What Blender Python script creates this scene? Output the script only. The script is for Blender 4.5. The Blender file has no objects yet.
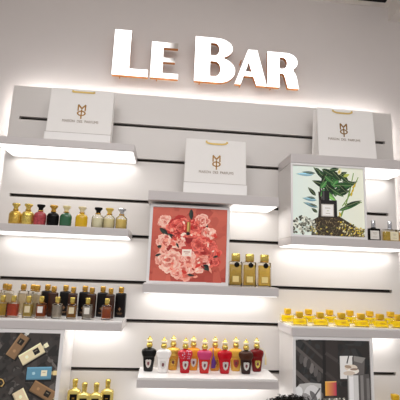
import bpy, bmesh, math, random
from mathutils import Vector, Matrix
from mathutils.geometry import tessellate_polygon

random.seed(7)
sc = bpy.context.scene
COL = sc.collection
EYE = 1.85            # camera height above the floor; shelf heights below are given relative to it
PI = math.pi

# ------------------------------------------------------------------ materials
def lin(c):
    c = c / 255.0
    return c / 12.92 if c <= 0.04045 else ((c + 0.055) / 1.055) ** 2.4
def rgb(r, g, b): return (lin(r), lin(g), lin(b), 1.0)

MATS = {}
def mat(name, col, rough=0.5, metal=0.0, trans=0.0, ior=1.45, emit=0.0, ecol=None, noise=0.0, nscale=40.0, coat=0.0, bump=0.0):
    if name in MATS: return MATS[name]
    m = bpy.data.materials.new(name); m.use_nodes = True
    nt = m.node_tree; b = nt.nodes['Principled BSDF']
    b.inputs['Base Color'].default_value = col
    b.inputs['Roughness'].default_value = rough
    b.inputs['Metallic'].default_value = metal
    b.inputs['Transmission Weight'].default_value = trans
    b.inputs['IOR'].default_value = ior
    b.inputs['Coat Weight'].default_value = coat
    if emit:
        b.inputs['Emission Color'].default_value = ecol or col
        b.inputs['Emission Strength'].default_value = emit
    if noise or bump:
        tc = nt.nodes.new('ShaderNodeTexCoord'); nz = nt.nodes.new('ShaderNodeTexNoise')
        nz.inputs['Scale'].default_value = nscale; nz.inputs['Detail'].default_value = 4
        nt.links.new(tc.outputs['Object'], nz.inputs['Vector'])
        if noise:
            mx = nt.nodes.new('ShaderNodeMix'); mx.data_type = 'RGBA'
            mx.inputs[6].default_value = tuple(max(0, c * (1 - noise)) for c in col[:3]) + (1,)
            mx.inputs[7].default_value = tuple(min(1, c * (1 + noise)) for c in col[:3]) + (1,)
            nt.links.new(nz.outputs['Fac'], mx.inputs[0]); nt.links.new(mx.outputs[2], b.inputs['Base Color'])
        if bump:
            bp = nt.nodes.new('ShaderNodeBump'); bp.inputs['Strength'].default_value = bump; bp.inputs['Distance'].default_value = 0.002
            nt.links.new(nz.outputs['Fac'], bp.inputs['Height']); nt.links.new(bp.outputs['Normal'], b.inputs['Normal'])
    MATS[name] = m
    return m

M_WALL = mat('plaster_wall', rgb(220, 213, 210), 0.85, noise=0.03, nscale=6, bump=0.05)
M_CEIL = mat('ceiling_paint', rgb(225, 219, 213), 0.9, noise=0.02, nscale=5)
M_FLOOR = mat('stone_floor', rgb(190, 183, 175), 0.35, noise=0.12, nscale=3)
M_PANEL = mat('white_laminate', rgb(224, 219, 215), 0.28, noise=0.01, nscale=3)
M_SHELF = mat('shelf_laminate', rgb(210, 204, 203), 0.3, noise=0.01, nscale=4)
M_PLATE = mat('shelf_top_gloss', rgb(246, 244, 242), 0.18)
M_GROOVE = mat('groove_dark', rgb(34, 26, 22), 0.6, noise=0.2, nscale=60)
M_CHANNEL = mat('channel_bronze', rgb(120, 112, 106), 0.4, 0.6)
M_FRAME = mat('frame_silver', rgb(244, 242, 242), 0.4, 0.0)
M_BOX = mat('lightbox_white', rgb(228, 224, 221), 0.3)
M_LED = mat('led_white', rgb(255, 252, 247), 0.5, emit=1.1, ecol=(1.0, 0.995, 0.99, 1))
M_HALO = mat('halo_white', rgb(255, 252, 247), 0.5, emit=12.0, ecol=(1.0, 0.985, 0.97, 1))
M_GOLD = mat('gold_metal', rgb(206, 160, 72), 0.22, 0.75, noise=.42, nscale=150, bump=.6)
M_GOLDY = mat('bright_gold', rgb(232, 198, 104), 0.2, 0.75, noise=.38, nscale=150, bump=.6)
M_RIBBON = mat('gold_ribbon', rgb(222, 192, 112), 0.5, 0.2)
M_GOLDINK = mat('gold_ink', rgb(150, 108, 40), 0.4, 0.4)
M_TEXTINK = mat('bronze_ink', rgb(128, 100, 70), 0.5)
M_EDGE = mat('letter_edge_gold', rgb(196, 128, 62), 0.4, 0.4)
M_SILVER = mat('silver_metal', rgb(205, 207, 212), 0.2, 0.9)
M_BLACK = mat('black_gloss', rgb(10, 8, 8), 0.22)
M_GLASS = bpy.data.materials.new('clear_glass'); M_GLASS.use_nodes = True
_n = M_GLASS.node_tree; _n.nodes.remove(_n.nodes['Principled BSDF'])
_t = _n.nodes.new('ShaderNodeBsdfTransparent'); _t.inputs[0].default_value = (.97, .965, .94, 1)
_g = _n.nodes.new('ShaderNodeBsdfGlossy'); _g.inputs['Roughness'].default_value = .06; _g.inputs[0].default_value = (1, 1, 1, 1)
_f = _n.nodes.new('ShaderNodeLayerWeight'); _f.inputs[0].default_value = .32
_x = _n.nodes.new('ShaderNodeMixShader')
_n.links.new(_f.outputs['Fresnel'], _x.inputs[0]); _n.links.new(_t.outputs[0], _x.inputs[1]); _n.links.new(_g.outputs[0], _x.inputs[2])
_n.links.new(_x.outputs[0], _n.nodes['Material Output'].inputs[0])
M_PAPER = mat('bag_paper', rgb(250, 247, 244), 0.75, noise=0.015, nscale=25)
M_LABEL = mat('white_label', rgb(238, 234, 226), 0.5)
M_CREAM = mat('cream_cap', rgb(228, 212, 160), 0.3)
M_INKGREY = mat('grey_ink', rgb(150, 132, 110), 0.6)
M_HAIR = mat('black_hair', rgb(20, 15, 13), 0.5, noise=0.3, nscale=80)
M_SKIN = mat('skin', rgb(196, 150, 122), 0.5, noise=0.04, nscale=30)
M_SHIRT = mat('black_cloth', rgb(30, 28, 30), 0.9, noise=0.2, nscale=200, bump=0.2)
M_TROUSER = mat('navy_cloth', rgb(38, 42, 56), 0.9, noise=0.2, nscale=200, bump=0.2)
M_SHOE = mat('shoe_leather', rgb(26, 22, 20), 0.4)

def dull(m, v=.22): m.node_tree.nodes['Principled BSDF'].inputs['Specular IOR Level'].default_value = v; return m
dull(M_BLACK); dull(M_HAIR, .3)

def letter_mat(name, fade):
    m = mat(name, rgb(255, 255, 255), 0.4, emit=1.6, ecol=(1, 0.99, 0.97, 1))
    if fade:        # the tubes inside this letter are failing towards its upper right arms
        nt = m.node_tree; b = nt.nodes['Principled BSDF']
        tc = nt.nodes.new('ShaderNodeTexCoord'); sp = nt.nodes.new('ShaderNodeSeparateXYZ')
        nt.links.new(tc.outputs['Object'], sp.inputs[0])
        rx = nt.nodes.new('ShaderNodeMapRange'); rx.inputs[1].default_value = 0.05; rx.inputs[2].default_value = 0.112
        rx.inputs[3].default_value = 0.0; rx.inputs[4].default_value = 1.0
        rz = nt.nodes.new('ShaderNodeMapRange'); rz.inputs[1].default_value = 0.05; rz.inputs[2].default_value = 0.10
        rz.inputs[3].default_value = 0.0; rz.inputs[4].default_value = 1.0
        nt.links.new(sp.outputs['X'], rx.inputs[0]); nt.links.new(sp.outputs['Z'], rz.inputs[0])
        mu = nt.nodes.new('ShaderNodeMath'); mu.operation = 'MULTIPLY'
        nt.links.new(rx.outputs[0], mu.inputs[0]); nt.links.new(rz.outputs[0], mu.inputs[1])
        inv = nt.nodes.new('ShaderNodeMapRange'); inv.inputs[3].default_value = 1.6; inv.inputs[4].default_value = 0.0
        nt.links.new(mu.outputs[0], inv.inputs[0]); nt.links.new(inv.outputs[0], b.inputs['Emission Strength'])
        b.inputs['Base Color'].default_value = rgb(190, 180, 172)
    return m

def attr_mat(name, rough, emit):
    """prints: the colours come from the mesh's own colour attribute"""
    m = bpy.data.materials.new(name); m.use_nodes = True
    nt = m.node_tree; b = nt.nodes['Principled BSDF']; b.inputs['Roughness'].default_value = rough
    a = nt.nodes.new('ShaderNodeVertexColor'); a.layer_name = 'Col'
    nt.links.new(a.outputs['Color'], b.inputs['Base Color'])
    nt.links.new(a.outputs['Color'], b.inputs['Emission Color']); b.inputs['Emission Strength'].default_value = emit
    return m
M_PRINT = attr_mat('backlit_print', 0.35, 0.22)

# ------------------------------------------------------------------ builders
def obj(name, bm, m, parent=None, smooth=False, loc=None):
    me = bpy.data.meshes.new(name); bm.normal_update(); bm.to_mesh(me); bm.free()
    if m: me.materials.append(m)
    if smooth:
        for p in me.polygons: p.use_smooth = True
    o = bpy.data.objects.new(name, me); COL.objects.link(o)
    if parent: o.parent = parent
    if loc: o.location = loc
    return o

def thing(name, label, cat, loc=(0, 0, 0), rotz=0.0, group=None):
    o = bpy.data.objects.new(name, None); COL.objects.link(o)
    o.location = loc; o.rotation_euler = (0, 0, rotz); o.empty_display_size = 0.02
    o['label'] = label; o['category'] = cat
    if group: o['group'] = group
    return o

def struct(o): o['kind'] = 'structure'; return o

def box(bm, x0, x1, y0, y1, z0, z1, bev=0.0):
    r = bmesh.ops.create_cube(bm, size=1.0)
    vs = r['verts']
    for v in vs:
        v.co = Vector(((x0 + x1) / 2 + v.co.x * (x1 - x0), (y0 + y1) / 2 + v.co.y * (y1 - y0), (z0 + z1) / 2 + v.co.z * (z1 - z0)))
    if bev:
        es = list({e for v in vs for e in v.link_edges})
        bmesh.ops.bevel(bm, geom=es, offset=bev, segments=2, affect='EDGES', profile=0.5)
    return bm
def nbox(*a, **k): return box(bmesh.new(), *a, **k)

def lathe(bm, prof, n=20, cx=0, cy=0, sy=1.0, sx=1.0):
    rings = []
    for r, z in prof:
        if r < 1e-6: rings.append([bm.verts.new((cx, cy, z))])
        else: rings.append([bm.verts.new((cx + sx * r * math.cos(2 * PI * i / n), cy + sy * r * math.sin(2 * PI * i / n), z)) for i in range(n)])
    for a, b in zip(rings, rings[1:]):
        for i in range(n):
            j = (i + 1) % n
            if len(a) == 1 and len(b) == 1: continue
            if len(a) == 1: bm.faces.new((a[0], b[j], b[i]))
            elif len(b) == 1: bm.faces.new((a[i], a[j], b[0]))
            else: bm.faces.new((a[i], a[j], b[j], b[i]))
    bmesh.ops.recalc_face_normals(bm, faces=bm.faces[:])
    return bm

def loft(bm, secs, n=28, cx=0, cy=0):
    """stack of superellipse sections (half width, half depth, z, exponent), closed at both ends"""
    rings = []
    for hw, hd, z, e in secs:
        ring = []
        for i in range(n):
            t = 2 * PI * (i + 0.5) / n; c, s = math.cos(t), math.sin(t)
            ring.append(bm.verts.new((cx + hw * math.copysign(abs(c) ** (2 / e), c), cy + hd * math.copysign(abs(s) ** (2 / e), s), z)))
        rings.append(ring)
    for a, b in zip(rings, rings[1:]):
        for i in range(n):
            j = (i + 1) % n; bm.faces.new((a[i], a[j], b[j], b[i]))
    bm.faces.new(rings[0][::-1]); bm.faces.new(rings[-1])
    bmesh.ops.recalc_face_normals(bm, faces=bm.faces[:])
    return bm

def prism(bm, loops, y0, y1, sides=True, front=True, back=True):
    """loops: [outer, hole, hole...] as (x, z) lists; extruded from y0 (front) to y1 (back)"""
    tris = tessellate_polygon([[Vector((x, z, 0)) for x, z in lp] for lp in loops])
    flat = [p for lp in loops for p in lp]
    f = [bm.verts.new((x, y0, z)) for x, z in flat]; k = [bm.verts.new((x, y1, z)) for x, z in flat]
    if front:
        for t in tris: bm.faces.new([f[i] for i in t])
    if back:
        for t in tris: bm.faces.new([k[i] for i in t][::-1])
    if sides:
        s = 0
        for lp in loops:
            n = len(lp)
            for i in range(n):
                a, b = s + i, s + (i + 1) % n
                bm.faces.new((f[a], f[b], k[b], k[a]))
            s += n
    bmesh.ops.recalc_face_normals(bm, faces=bm.faces[:])
    return bm

def tube(bm, pts, r, n=6):
    rings = []
    for i, p in enumerate(pts):
        p = Vector(p); a = Vector(pts[max(i - 1, 0)]); b = Vector(pts[min(i + 1, len(pts) - 1)])
        d = (b - a).normalized(); u = d.orthogonal().normalized(); v = d.cross(u)
        rr = r[i] if isinstance(r, (list, tuple)) else r
        rings.append([bm.verts.new(p + rr * (u * math.cos(2 * PI * k / n) + v * math.sin(2 * PI * k / n))) for k in range(n)])
    for a, b in zip(rings, rings[1:]):
        for k in range(n):
            j = (k + 1) % n; bm.faces.new((a[k], a[j], b[j], b[k]))
    bm.faces.new(rings[0][::-1]); bm.faces.new(rings[-1])
    return bm

def text_mesh(name, s, width, m, parent, loc, height=None):
    """lettering standing in the XZ plane, centred on loc"""
    cu = bpy.data.curves.new(name, 'FONT'); cu.body = s; cu.align_x = 'CENTER'; cu.size = 1.0
    tmp = bpy.data.objects.new(name + '_tmp', cu); COL.objects.link(tmp)
    dg = bpy.context.evaluated_depsgraph_get()
    me = bpy.data.meshes.new_from_object(tmp.evaluated_get(dg))
    bpy.data.objects.remove(tmp)
    xs = [v.co.x for v in me.vertices]; ys = [v.co.y for v in me.vertices]
    k = width / (max(xs) - min(xs)); kz = height / (max(ys) - min(ys)) if height else k
    x0 = (max(xs) + min(xs)) / 2; y0 = (max(ys) + min(ys)) / 2
    for v in me.vertices: v.co = Vector(((v.co.x - x0) * k, 0, (v.co.y - y0) * kz))
    me.name = name; me.materials.clear(); me.materials.append(m)
    o = bpy.data.objects.new(name, me); COL.objects.link(o); o.parent = parent; o.location = loc
    return o

# ------------------------------------------------------------------ the setting
PX0, PX1, PTOP = -0.724, 1.093, EYE + 0.806        # slat panel outline
WALL_Y = 0.075
GR = [.652, .488, .296, .138, -.060, -.220, -.416, -.576, -.772, -.932, -1.128, -1.288, -1.484]
struct(obj('wall_back', nbox(-3.2, 3.2, WALL_Y, WALL_Y + 0.1, 0, 3.45), M_WALL))
struct(obj('wall_left', nbox(-3.3, -3.2, -4.5, WALL_Y, 0, 3.45), M_WALL))
struct(obj('wall_right', nbox(3.2, 3.3, -4.5, WALL_Y, 0, 3.45), M_WALL))
struct(obj('floor', nbox(-3.3, 3.3, -4.5, WALL_Y + 0.1, -0.1, 0), M_FLOOR))
CEIL = EYE + 1.456
struct(obj('ceiling', nbox(-3.3, 3.3, -4.5, WALL_Y + 0.1, CEIL, CEIL + 0.1), M_CEIL))
struct(obj('trim_1', nbox(1.150, 3.2, -4.5, WALL_Y, EYE + 1.377, CEIL), M_CEIL))          # dropped bulkhead at the right

bm = bmesh.new()
edges = [PTOP - EYE] + GR + [-1.85]
hs = 0.0075
for i in range(len(edges) - 1):
    z1 = edges[i] - (hs if i else 0); z0 = edges[i + 1] + (hs if i < len(edges) - 2 else 0)
    box(bm, -0.682, 1.052, 0.0, 0.02, EYE + z0, EYE + z1)
box(bm, PX0, -0.682, 0.0, 0.02, 0, PTOP)
box(bm, 1.052, PX1, 0.0, 0.02, 0, PTOP)
panel = struct(obj('wall_panel', bm, M_PANEL))
bm = bmesh.new(); box(bm, -0.69, 1.06, 0.0185, 0.023, 0.2, PTOP - 0.03)
obj('groove_backing', bm, M_GROOVE, panel)
bm = bmesh.new()
for z in GR: box(bm, -0.681, 1.051, 0.009, 0.0186, EYE + z - 0.0075, EYE + z - 0.003)
obj('groove_channel', bm, M_CHANNEL, panel)
bm = bmesh.new()
box(bm, PX0 + 0.014, PX1 - 0.014, 0.024, 0.034, PTOP - 0.028, PTOP - 0.014)
box(bm, PX0 + 0.014, PX0 + 0.028, 0.024, 0.034, 0.3, PTOP - 0.030)
box(bm, PX1 - 0.028, PX1 - 0.014, 0.024, 0.034, 0.3, PTOP - 0.030)
obj('halo_strip', bm, M_HALO, panel)

t = thing('ceiling_vent', 'black linear slot vent recessed in the ceiling above the sign', 'vent', (1.004, 0.036, CEIL))
bm = bmesh.new()
for a in ((-0.05, 0.115, 0.0, 0.006), (-0.05, 0.115, -0.086, -0.08)): box(bm, a[0], a[1], a[2], a[3], -0.004, 0)
box(bm, 0.109, 0.115, -0.08, 0.0, -0.004, 0); box(bm, -0.05, -0.044, -0.08, 0.0, -0.004, 0)
obj('vent_frame', bm, M_CEIL, t)
obj('slot', nbox(-0.044, 0.109, -0.08, 0.0, -0.002, 0), M_BLACK, t)

# ------------------------------------------------------------------ shelves
LAMP = 1.0
def shelf(label, x0, x1, z0, z1, depth, group, plate=False, led=None):
    t = thing('display_shelf', label, 'shelf', ((x0 + x1) / 2, 0, EYE + z0), group=group)
    w = (x1 - x0) / 2; h = z1 - z0
    obj('shelf_board', nbox(-w, w, -depth, 0, 0, h - (0.007 if plate else 0), bev=0.0016), M_SHELF, t)
    if plate: obj('top_plate', nbox(-w + 0.002, w - 0.002, -depth + 0.003, -0.0005, h - 0.007, h, bev=0.0014), M_PLATE, t)
    l0, l1 = led or (x0 + .006, x1 - .006)
    l0 -= (x0 + x1) / 2; l1 -= (x0 + x1) / 2
    obj('light_diffuser', nbox(l0, l1, -depth + .010, -0.004, -0.0025, 0.0), M_LED, t)
    li = bpy.data.lights.new('shelf_strip_light', 'AREA'); li.shape = 'RECTANGLE'; li.size = l1 - l0 - .01; li.size_y = .03; li.energy = LAMP * (l1 - l0); li.color = (1, .995, .99)
    lo = bpy.data.objects.new('shelf_strip_light', li); COL.objects.link(lo); lo.parent = t; lo.location = ((l0 + l1) / 2, -.045, -.004); lo.rotation_euler = (math.radians(-6), 0, 0)
    return t
LX0, LX1, CX0, CX1, RX0, RX1 = -0.69, -0.141, -0.074, 0.472, 0.517, 1.062
DL, DC = 0.185, 0.165
G = 'white floating shelves on the grooved panel'
shelf('white floating shelf at upper left carrying one white paper bag', LX0, LX1, .472, .502, DL, G)
shelf('white floating shelf at left holding nine small round shouldered bottles', LX0, LX1, .123, .153, DL, G)
shelf('white floating shelf at left packed with black and amber bottles', LX0, LX1, -.236, -.200, DL, G, plate=True, led=(-.348, -.147))
shelf('white floating shelf directly above the rose picture', CX0, CX1, .278, .318, DC, G, led=(.279, .466))
shelf('white floating shelf directly under the rose picture', CX0, CX1, -.091, -.057, DC, G)
shelf('white floating shelf holding ten urn shaped colourful bottles', CX0, CX1, -.441, -.404, DC, G, plate=True)
shelf('white floating shelf at right directly above the plant picture', RX0, RX1, .468, .508, DL, G, led=(.851, 1.056))
shelf('white floating shelf at right directly under the plant picture', RX0, RX1, .122, .154, DL, G)
shelf('white floating shelf at right lined with low yellow bottles', RX0, RX1, -.238, -.200, DL, G, plate=True, led=(.853, 1.056))
shelf('white floating shelf under the grey photo picture at lower left', LX0, LX1, -.595, -.565, DL, G)
shelf('white floating shelf under the black and white picture at lower right', RX0, RX1, -.595, -.565, DL, G)

# ------------------------------------------------------------------ sign letters
def arc(cx, cz, rx, rz, a0, a1, n=12):
    return [(cx + rx * math.cos(math.radians(a0 + (a1 - a0) * i / n)), cz + rz * math.sin(math.radians(a0 + (a1 - a0) * i / n))) for i in range(n + 1)]
BIG, SM = 0.236, 0.188
def letter(ch, loops, x, z, label, fade=False):
    t = thing('sign_letter', label, 'letter', (x, 0.012, EYE + z), group='illuminated letters of the shop sign')
    bm = prism(bmesh.new(), loops, 0.0, 0.020); obj('edge_band', bm, M_EDGE, t)
    bm = prism(bmesh.new(), loops, -0.0015, -0.0003)
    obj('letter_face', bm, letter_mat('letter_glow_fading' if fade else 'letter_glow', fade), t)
    for fz in (0.015, SM - 0.05):
        o = obj('wall_stud', lathe(bmesh.new(), [(0, 0), (.003, 0), (.003, .0435), (0, .0435)], 8), M_EDGE, t, loc=(.03, .0195, fz)); o.rotation_euler = (-PI / 2, 0, 0)
L_ = [[(0, 0), (.170, 0), (.170, .036), (.080, .036), (.080, BIG), (0, BIG)]]
E_ = [[(0, 0), (.134, 0), (.134, .026), (.058, .026), (.058, .085), (.116, .085), (.116, .107), (.058, .107), (.058, .160), (.128, .160), (.128, SM), (0, SM)]]
B_ = [[(0, 0), (.118, 0)] + arc(.118, .066, .082, .066, -90, 72, 14) + arc(.108, .183, .078, .053, -62, 90, 14) + [(0, BIG)],
      [(.076, .030), (.100, .030)] + arc(.100, .070, .028, .040, -80, 80, 10) + [(.100, .110), (.076, .110)],
      [(.076, .140), (.096, .140)] + arc(.096, .174, .024, .034, -80, 80, 10) + [(.096, .208), (.076, .208)]]
A_ = [[(-.004, 0), (.024, 0), (.040, .046), (.088, .046), (.104, 0), (.156, 0), (.106, SM), (.060, SM)],
      [(.048, .070), (.079, .070), (.064, .122)]]
R_ = [[(0, 0), (.062, 0), (.062, .075), (.078, .075), (.086, .068), (.094, .040), (.104, 0), (.160, 0), (.157, .012), (.150, .055), (.143, .078), (.134, .088)]
      + arc(.096, .140, .058, .048, -50, 90, 12) + [(0, SM)],
      [(.062, .100), (.076, .100)] + arc(.078, .131, .022, .031, -70, 70, 8) + [(.076, .162), (.062, .162)]]
letter('L', L_, -.291, .904, 'tall glowing white letter L starting the wall sign')
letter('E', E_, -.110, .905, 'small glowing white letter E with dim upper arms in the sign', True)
letter('B', B_, .102, .905, 'tall glowing white letter B in the middle of the wall sign')
letter('A', A_, .306, .905, 'small glowing white letter A between B and R in the sign')
letter('R', R_, .464, .905, 'small glowing white letter R ending the wall sign')

# ------------------------------------------------------------------ framed lightbox pictures
class Art:
    """flat print: coloured polygons laid over each other, each a hair in front of the last"""
    def __init__(s, w, h, cw, ch, skew=0.0):
        s.w, s.h, s.cw, s.ch, s.skew = w, h, cw, ch, skew; s.polys = []; s.y = 0.0
    def P(s, x, y): return (-s.w / 2 + s.w * x / s.cw, s.h * (1 - (y - s.skew * (x - s.cw / 2)) / s.ch))
    def clip(s, pts):
        x0, x1, z0, z1 = -s.w / 2, s.w / 2, 0, s.h
        for ax, lim, sg in ((0, x0, 1), (0, x1, -1), (1, z0, 1), (1, z1, -1)):
            out = []
            for i in range(len(pts)):
                a, b = pts[i], pts[(i + 1) % len(pts)]
                ia, ib = (a[ax] - lim) * sg >= 0, (b[ax] - lim) * sg >= 0
                if ia: out.append(a)
                if ia != ib:
                    t = (lim - a[ax]) / (b[ax] - a[ax]); out.append((a[0] + (b[0] - a[0]) * t, a[1] + (b[1] - a[1]) * t))
            pts = out
            if len(pts) < 3: return []
        return pts
    def poly(s, pts, c, raw=False):
        q = s.clip(pts if raw else [s.P(*p) for p in pts])
        if len(q) >= 3: s.y -= 0.0000032; s.polys.append((q, s.y, c))
    def ell(s, cx, cy, rx, ry, c, rot=0, n=14, wob=0.0):
        cr, sr = math.cos(rot), math.sin(rot); pts = []
        for i in range(n):
            k = 1 + random.uniform(-wob, wob); x = rx * k * math.cos(2 * PI * i / n); y = ry * k * math.sin(2 * PI * i / n)
            pts.append((cx + x * cr - y * sr, cy + x * sr + y * cr))
        s.poly(pts, c)
    def leaf(s, x0, y0, x1, y1, wd, c, c2=None):
        dx, dy = x1 - x0, y1 - y0; l = math.hypot(dx, dy); nx, ny = -dy / l, dx / l; a = []; b = []
        for i in range(9):
            t = i / 8; k = wd * math.sin(PI * t ** 0.8) ; a.append((x0 + dx * t + nx * k, y0 + dy * t + ny * k)); b.append((x0 + dx * t - nx * k, y0 + dy * t - ny * k))
        s.poly(a + b[::-1], c)
        if c2: s.poly(a + [(x0 + dx * t, y0 + dy * t) for t in (1, .75, .5, .25, 0)], c2)
    def line(s, pts, wd, c):
        for (x0, y0), (x1, y1) in zip(pts, pts[1:]):
            l = math.hypot(x1 - x0, y1 - y0) or 1; nx, ny = -(y1 - y0) / l * wd / 2, (x1 - x0) / l * wd / 2
            s.poly([(x0 + nx, y0 + ny), (x1 + nx, y1 + ny), (x1 - nx, y1 - ny), (x0 - nx, y0 - ny)], c)
    def rect(s, x0, y0, x1, y1, c): s.poly([(x0, y0), (x1, y0), (x1, y1), (x0, y1)], c)
    def build(s, name, parent, loc):
        bm = bmesh.new(); cl = bm.loops.layers.float_color.new('Col')
        for q, y, c in s.polys:
            f = bm.faces.new([bm.verts.new((x, y, z)) for x, z in q])
            f.normal_update()
            if f.normal.y > 0: f.normal_flip()
            for lp in f.loops: lp[cl] = c
        return obj(name, bm, M_PRINT, parent, loc=loc)

def shade(c, k): return tuple(min(1, max(0, v * k)) for v in c[:3]) + (1,)
def mixc(a, b, t): return tuple(a[i] * (1 - t) + b[i] * t for i in range(3)) + (1,)

def lightbox(label, x0, x1, z0, z1, yf, yb, fw=0.008):
    t = thing('lightbox_picture', label, 'picture', ((x0 + x1) / 2, yf, EYE + z0), group='square framed lightbox pictures')
    w = (x1 - x0) / 2; h = z1 - z0
    obj('box_body', nbox(-w, w, 0.006, yb - yf, 0, h, bev=0.001), M_BOX, t)
    bm = bmesh.new()
    for a in ((-w, -w + fw, 0, h), (w - fw, w, 0, h), (-w + fw, w - fw, 0, fw), (-w + fw, w - fw, h - fw, h)): box(bm, a[0], a[1], 0.0, 0.006, a[2], a[3])
    obj('picture_frame', bm, M_FRAME, t)
    return t, 2 * (w - fw), h - 2 * fw, (0, 0.0055, fw)

# --- roses
rt, rw, rh, rl = lightbox('square framed picture of pink and red roses on coral ground', -.063, .270, -.0565, .268, -.135, -.006, .011)
A = Art(rw, rh, 305, 310, 0.02)
for i in range(12): A.rect(0, 310 * i / 12, 305, 310, mixc(rgb(200, 98, 80), rgb(166, 66, 54), i / 11))
for i in range(60):
    A.ell(random.uniform(0, 305), random.uniform(0, 310), random.uniform(12, 40), random.uniform(12, 40), mixc(rgb(200, 100, 82), rgb(172, 70, 58), random.random()), wob=.2)
for x0, y0, x1, y1, wd in ((30, 88, 70, 122, 9), (66, 112, 104, 132, 9), (154, 10, 158, 52, 9), (26, 168, 60, 170, 8), (20, 205, 45, 196, 6), (212, 244, 240, 262, 13), (148, 280, 178, 282, 6), (262, 205, 280, 195, 5), (216, 60, 226, 86, 6)):
    A.leaf(x0, y0, x1, y1, wd, rgb(28, 34, 30), rgb(48, 62, 50))
def rose(cx, cy, r, c, dark, light):
    def petal(px, py, pr, a, col):
        # a ruffled petal: half disc facing outwards, lighter along its rim
        pts = []; n = 11
        for i in range(n):
            th = a - 1.5 + 3.0 * i / (n - 1); k = pr * random.uniform(.82, 1.15)
            pts.append((px + k * math.cos(th), py + k * math.sin(th) * .9))
        A.poly(pts, col)
        A.poly([(px + (x - px) * .72, py + (y - py) * .72) for x, y in pts], mixc(col, dark, random.uniform(.15, .5)))
        A.poly([(px + (x - px) * .4, py + (y - py) * .4) for x, y in pts], mixc(col, dark, random.uniform(.4, .8)))
    for ring, (rr, pr, n) in enumerate(((.62, .46, 9), (.44, .38, 8), (.28, .30, 6), (.12, .22, 4))):
        a0 = random.uniform(0, 6)
        for k in range(n):
            a = a0 + 2 * PI * k / n + random.uniform(-.25, .25)
            t = random.random()
            col = mixc(c, light, t * .9) if t > .35 else mixc(c, dark, random.uniform(.1, .6))
            petal(cx + r * rr * math.cos(a), cy + r * rr * .9 * math.sin(a), r * pr * random.uniform(.8, 1.15), a + random.uniform(-.3, .3), col)
    A.ell(cx, cy, r * .10, r * .08, mixc(c, dark, .7), 0, 8, .2)
    for k in range(5):
        a = random.uniform(0, 6.28); q = r * random.uniform(.3, .85)
        A.ell(cx + q * math.cos(a), cy + q * math.sin(a), r * .14, r * .07, light, a + PI / 2, 8, .3)
PK, RD, WH, DR = rgb(232, 140, 122), rgb(208, 46, 40), rgb(252, 208, 190), rgb(140, 26, 26)
for cx, cy, r, k in ((235, 190, 46, 'c'), (135, 258, 50, 'p'), (205, 232, 44, 'p'), (258, 226, 24, 'c'), (50, 62, 30, 'w'), (112, 84, 52, 'r'), (176, 84, 40, 'r'), (202, 52, 30, 'p'), (232, 108, 30, 'w'),
                     (58, 146, 36, 'p'), (112, 146, 30, 'p'), (190, 160, 50, 'c'), (72, 222, 52, 'w'), (150, 212, 34, 'p'), (110, 276, 24, 'p'), (240, 160, 26, 'c'), (60, 185, 24, 'w'), (92, 120, 20, 'r')):
    c = {'p': PK, 'r': RD, 'w': rgb(244, 182, 162), 'c': rgb(222, 88, 78)}[k]
    rose(cx, cy, r, c, DR if k in 'rc' else rgb(184, 60, 52), WH if k in 'pw' else rgb(240, 128, 112))
for l in ((40, 92, 66, 118, 8), (64, 112, 98, 134, 8), (155, 4, 158, 48, 8), (24, 166, 52, 168, 6), (18, 206, 44, 197, 5), (212, 240, 240, 262, 12), (150, 280, 178, 284, 5), (250, 208, 278, 198, 4), (100, 150, 112, 172, 4)): A.leaf(*l, rgb(24, 28, 26), rgb(44, 56, 46))
for i in range(70):
    a = random.uniform(0, 2 * PI); q = random.uniform(.2, 1.0) ** .5; x = 156 + 120 * q * math.cos(a); y = 176 + 118 * q * math.sin(a)
    A.ell(x, y, random.uniform(5, 13), random.uniform(3, 7), random.choice((rgb(252, 214, 196), rgb(240, 160, 138), rgb(206, 60, 50), rgb(150, 32, 30), rgb(226, 110, 92))), random.uniform(0, 3.1), 9, .35)
A.poly([(134, 128), (166, 128), (164, 142), (152, 152), (140, 148)], rgb(140, 26, 30))
A.rect(122, 165, 166, 200, rgb(196, 70, 62)); A.rect(125, 176, 164, 204, rgb(244, 224, 210))
A.line([(131, 187), (157, 187)], 3, rgb(130, 60, 50)); A.line([(137, 195), (152, 195)], 2, rgb(150, 90, 80))
A.rect(140, 60, 154, 102, rgb(150, 112, 50)); A.rect(143, 62, 147, 100, rgb(226, 190, 110)); A.ell(146, 110, 8, 7, rgb(22, 16, 16))
A.build('rose_print', rt, rl)

# --- potted plant beside a bottle
pt, pw, ph, pl = lightbox('square framed picture of a leafy plant growing behind a black bottle', .518, .846, .1545, .4675, -.183, -.0005, 0.0085)
A = Art(pw, ph, 309, 298, 0.02)
for i in range(14): A.rect(309 * i / 14, 0, 309, 298, mixc(rgb(222, 234, 226), rgb(234, 236, 218), i / 13))
GD, GM, GL, BL, YL = rgb(22, 46, 26), rgb(44, 92, 44), rgb(92, 138, 70), rgb(104, 142, 160), rgb(206, 178, 52)
for x0, y0, x1, y1 in ((208, 215, 268, 22), (214, 170, 288, 40), (200, 220, 250, 90), (222, 160, 300, 150)): A.line([(x0, y0), ((x0 + x1) / 2 + 8, (y0 + y1) / 2), (x1, y1)], 4, rgb(120, 150, 70))
for x, y, r in ((268, 82, .5), (262, 100, .8), (272, 70, .6), (256, 116, .9), (203, 205, 1.2), (199, 220, 1.3)): A.ell(x, y, 10, 4, YL, -r * 1.4)
for x, y0, y1 in ((118, 230, 90), (126, 230, 60), (138, 230, 70), (150, 230, 90), (112, 220, 110)): A.line([(x, y0), (x + 6, (y0 + y1) / 2), (x + 2, y1)], 7, rgb(40, 30, 26))
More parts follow.
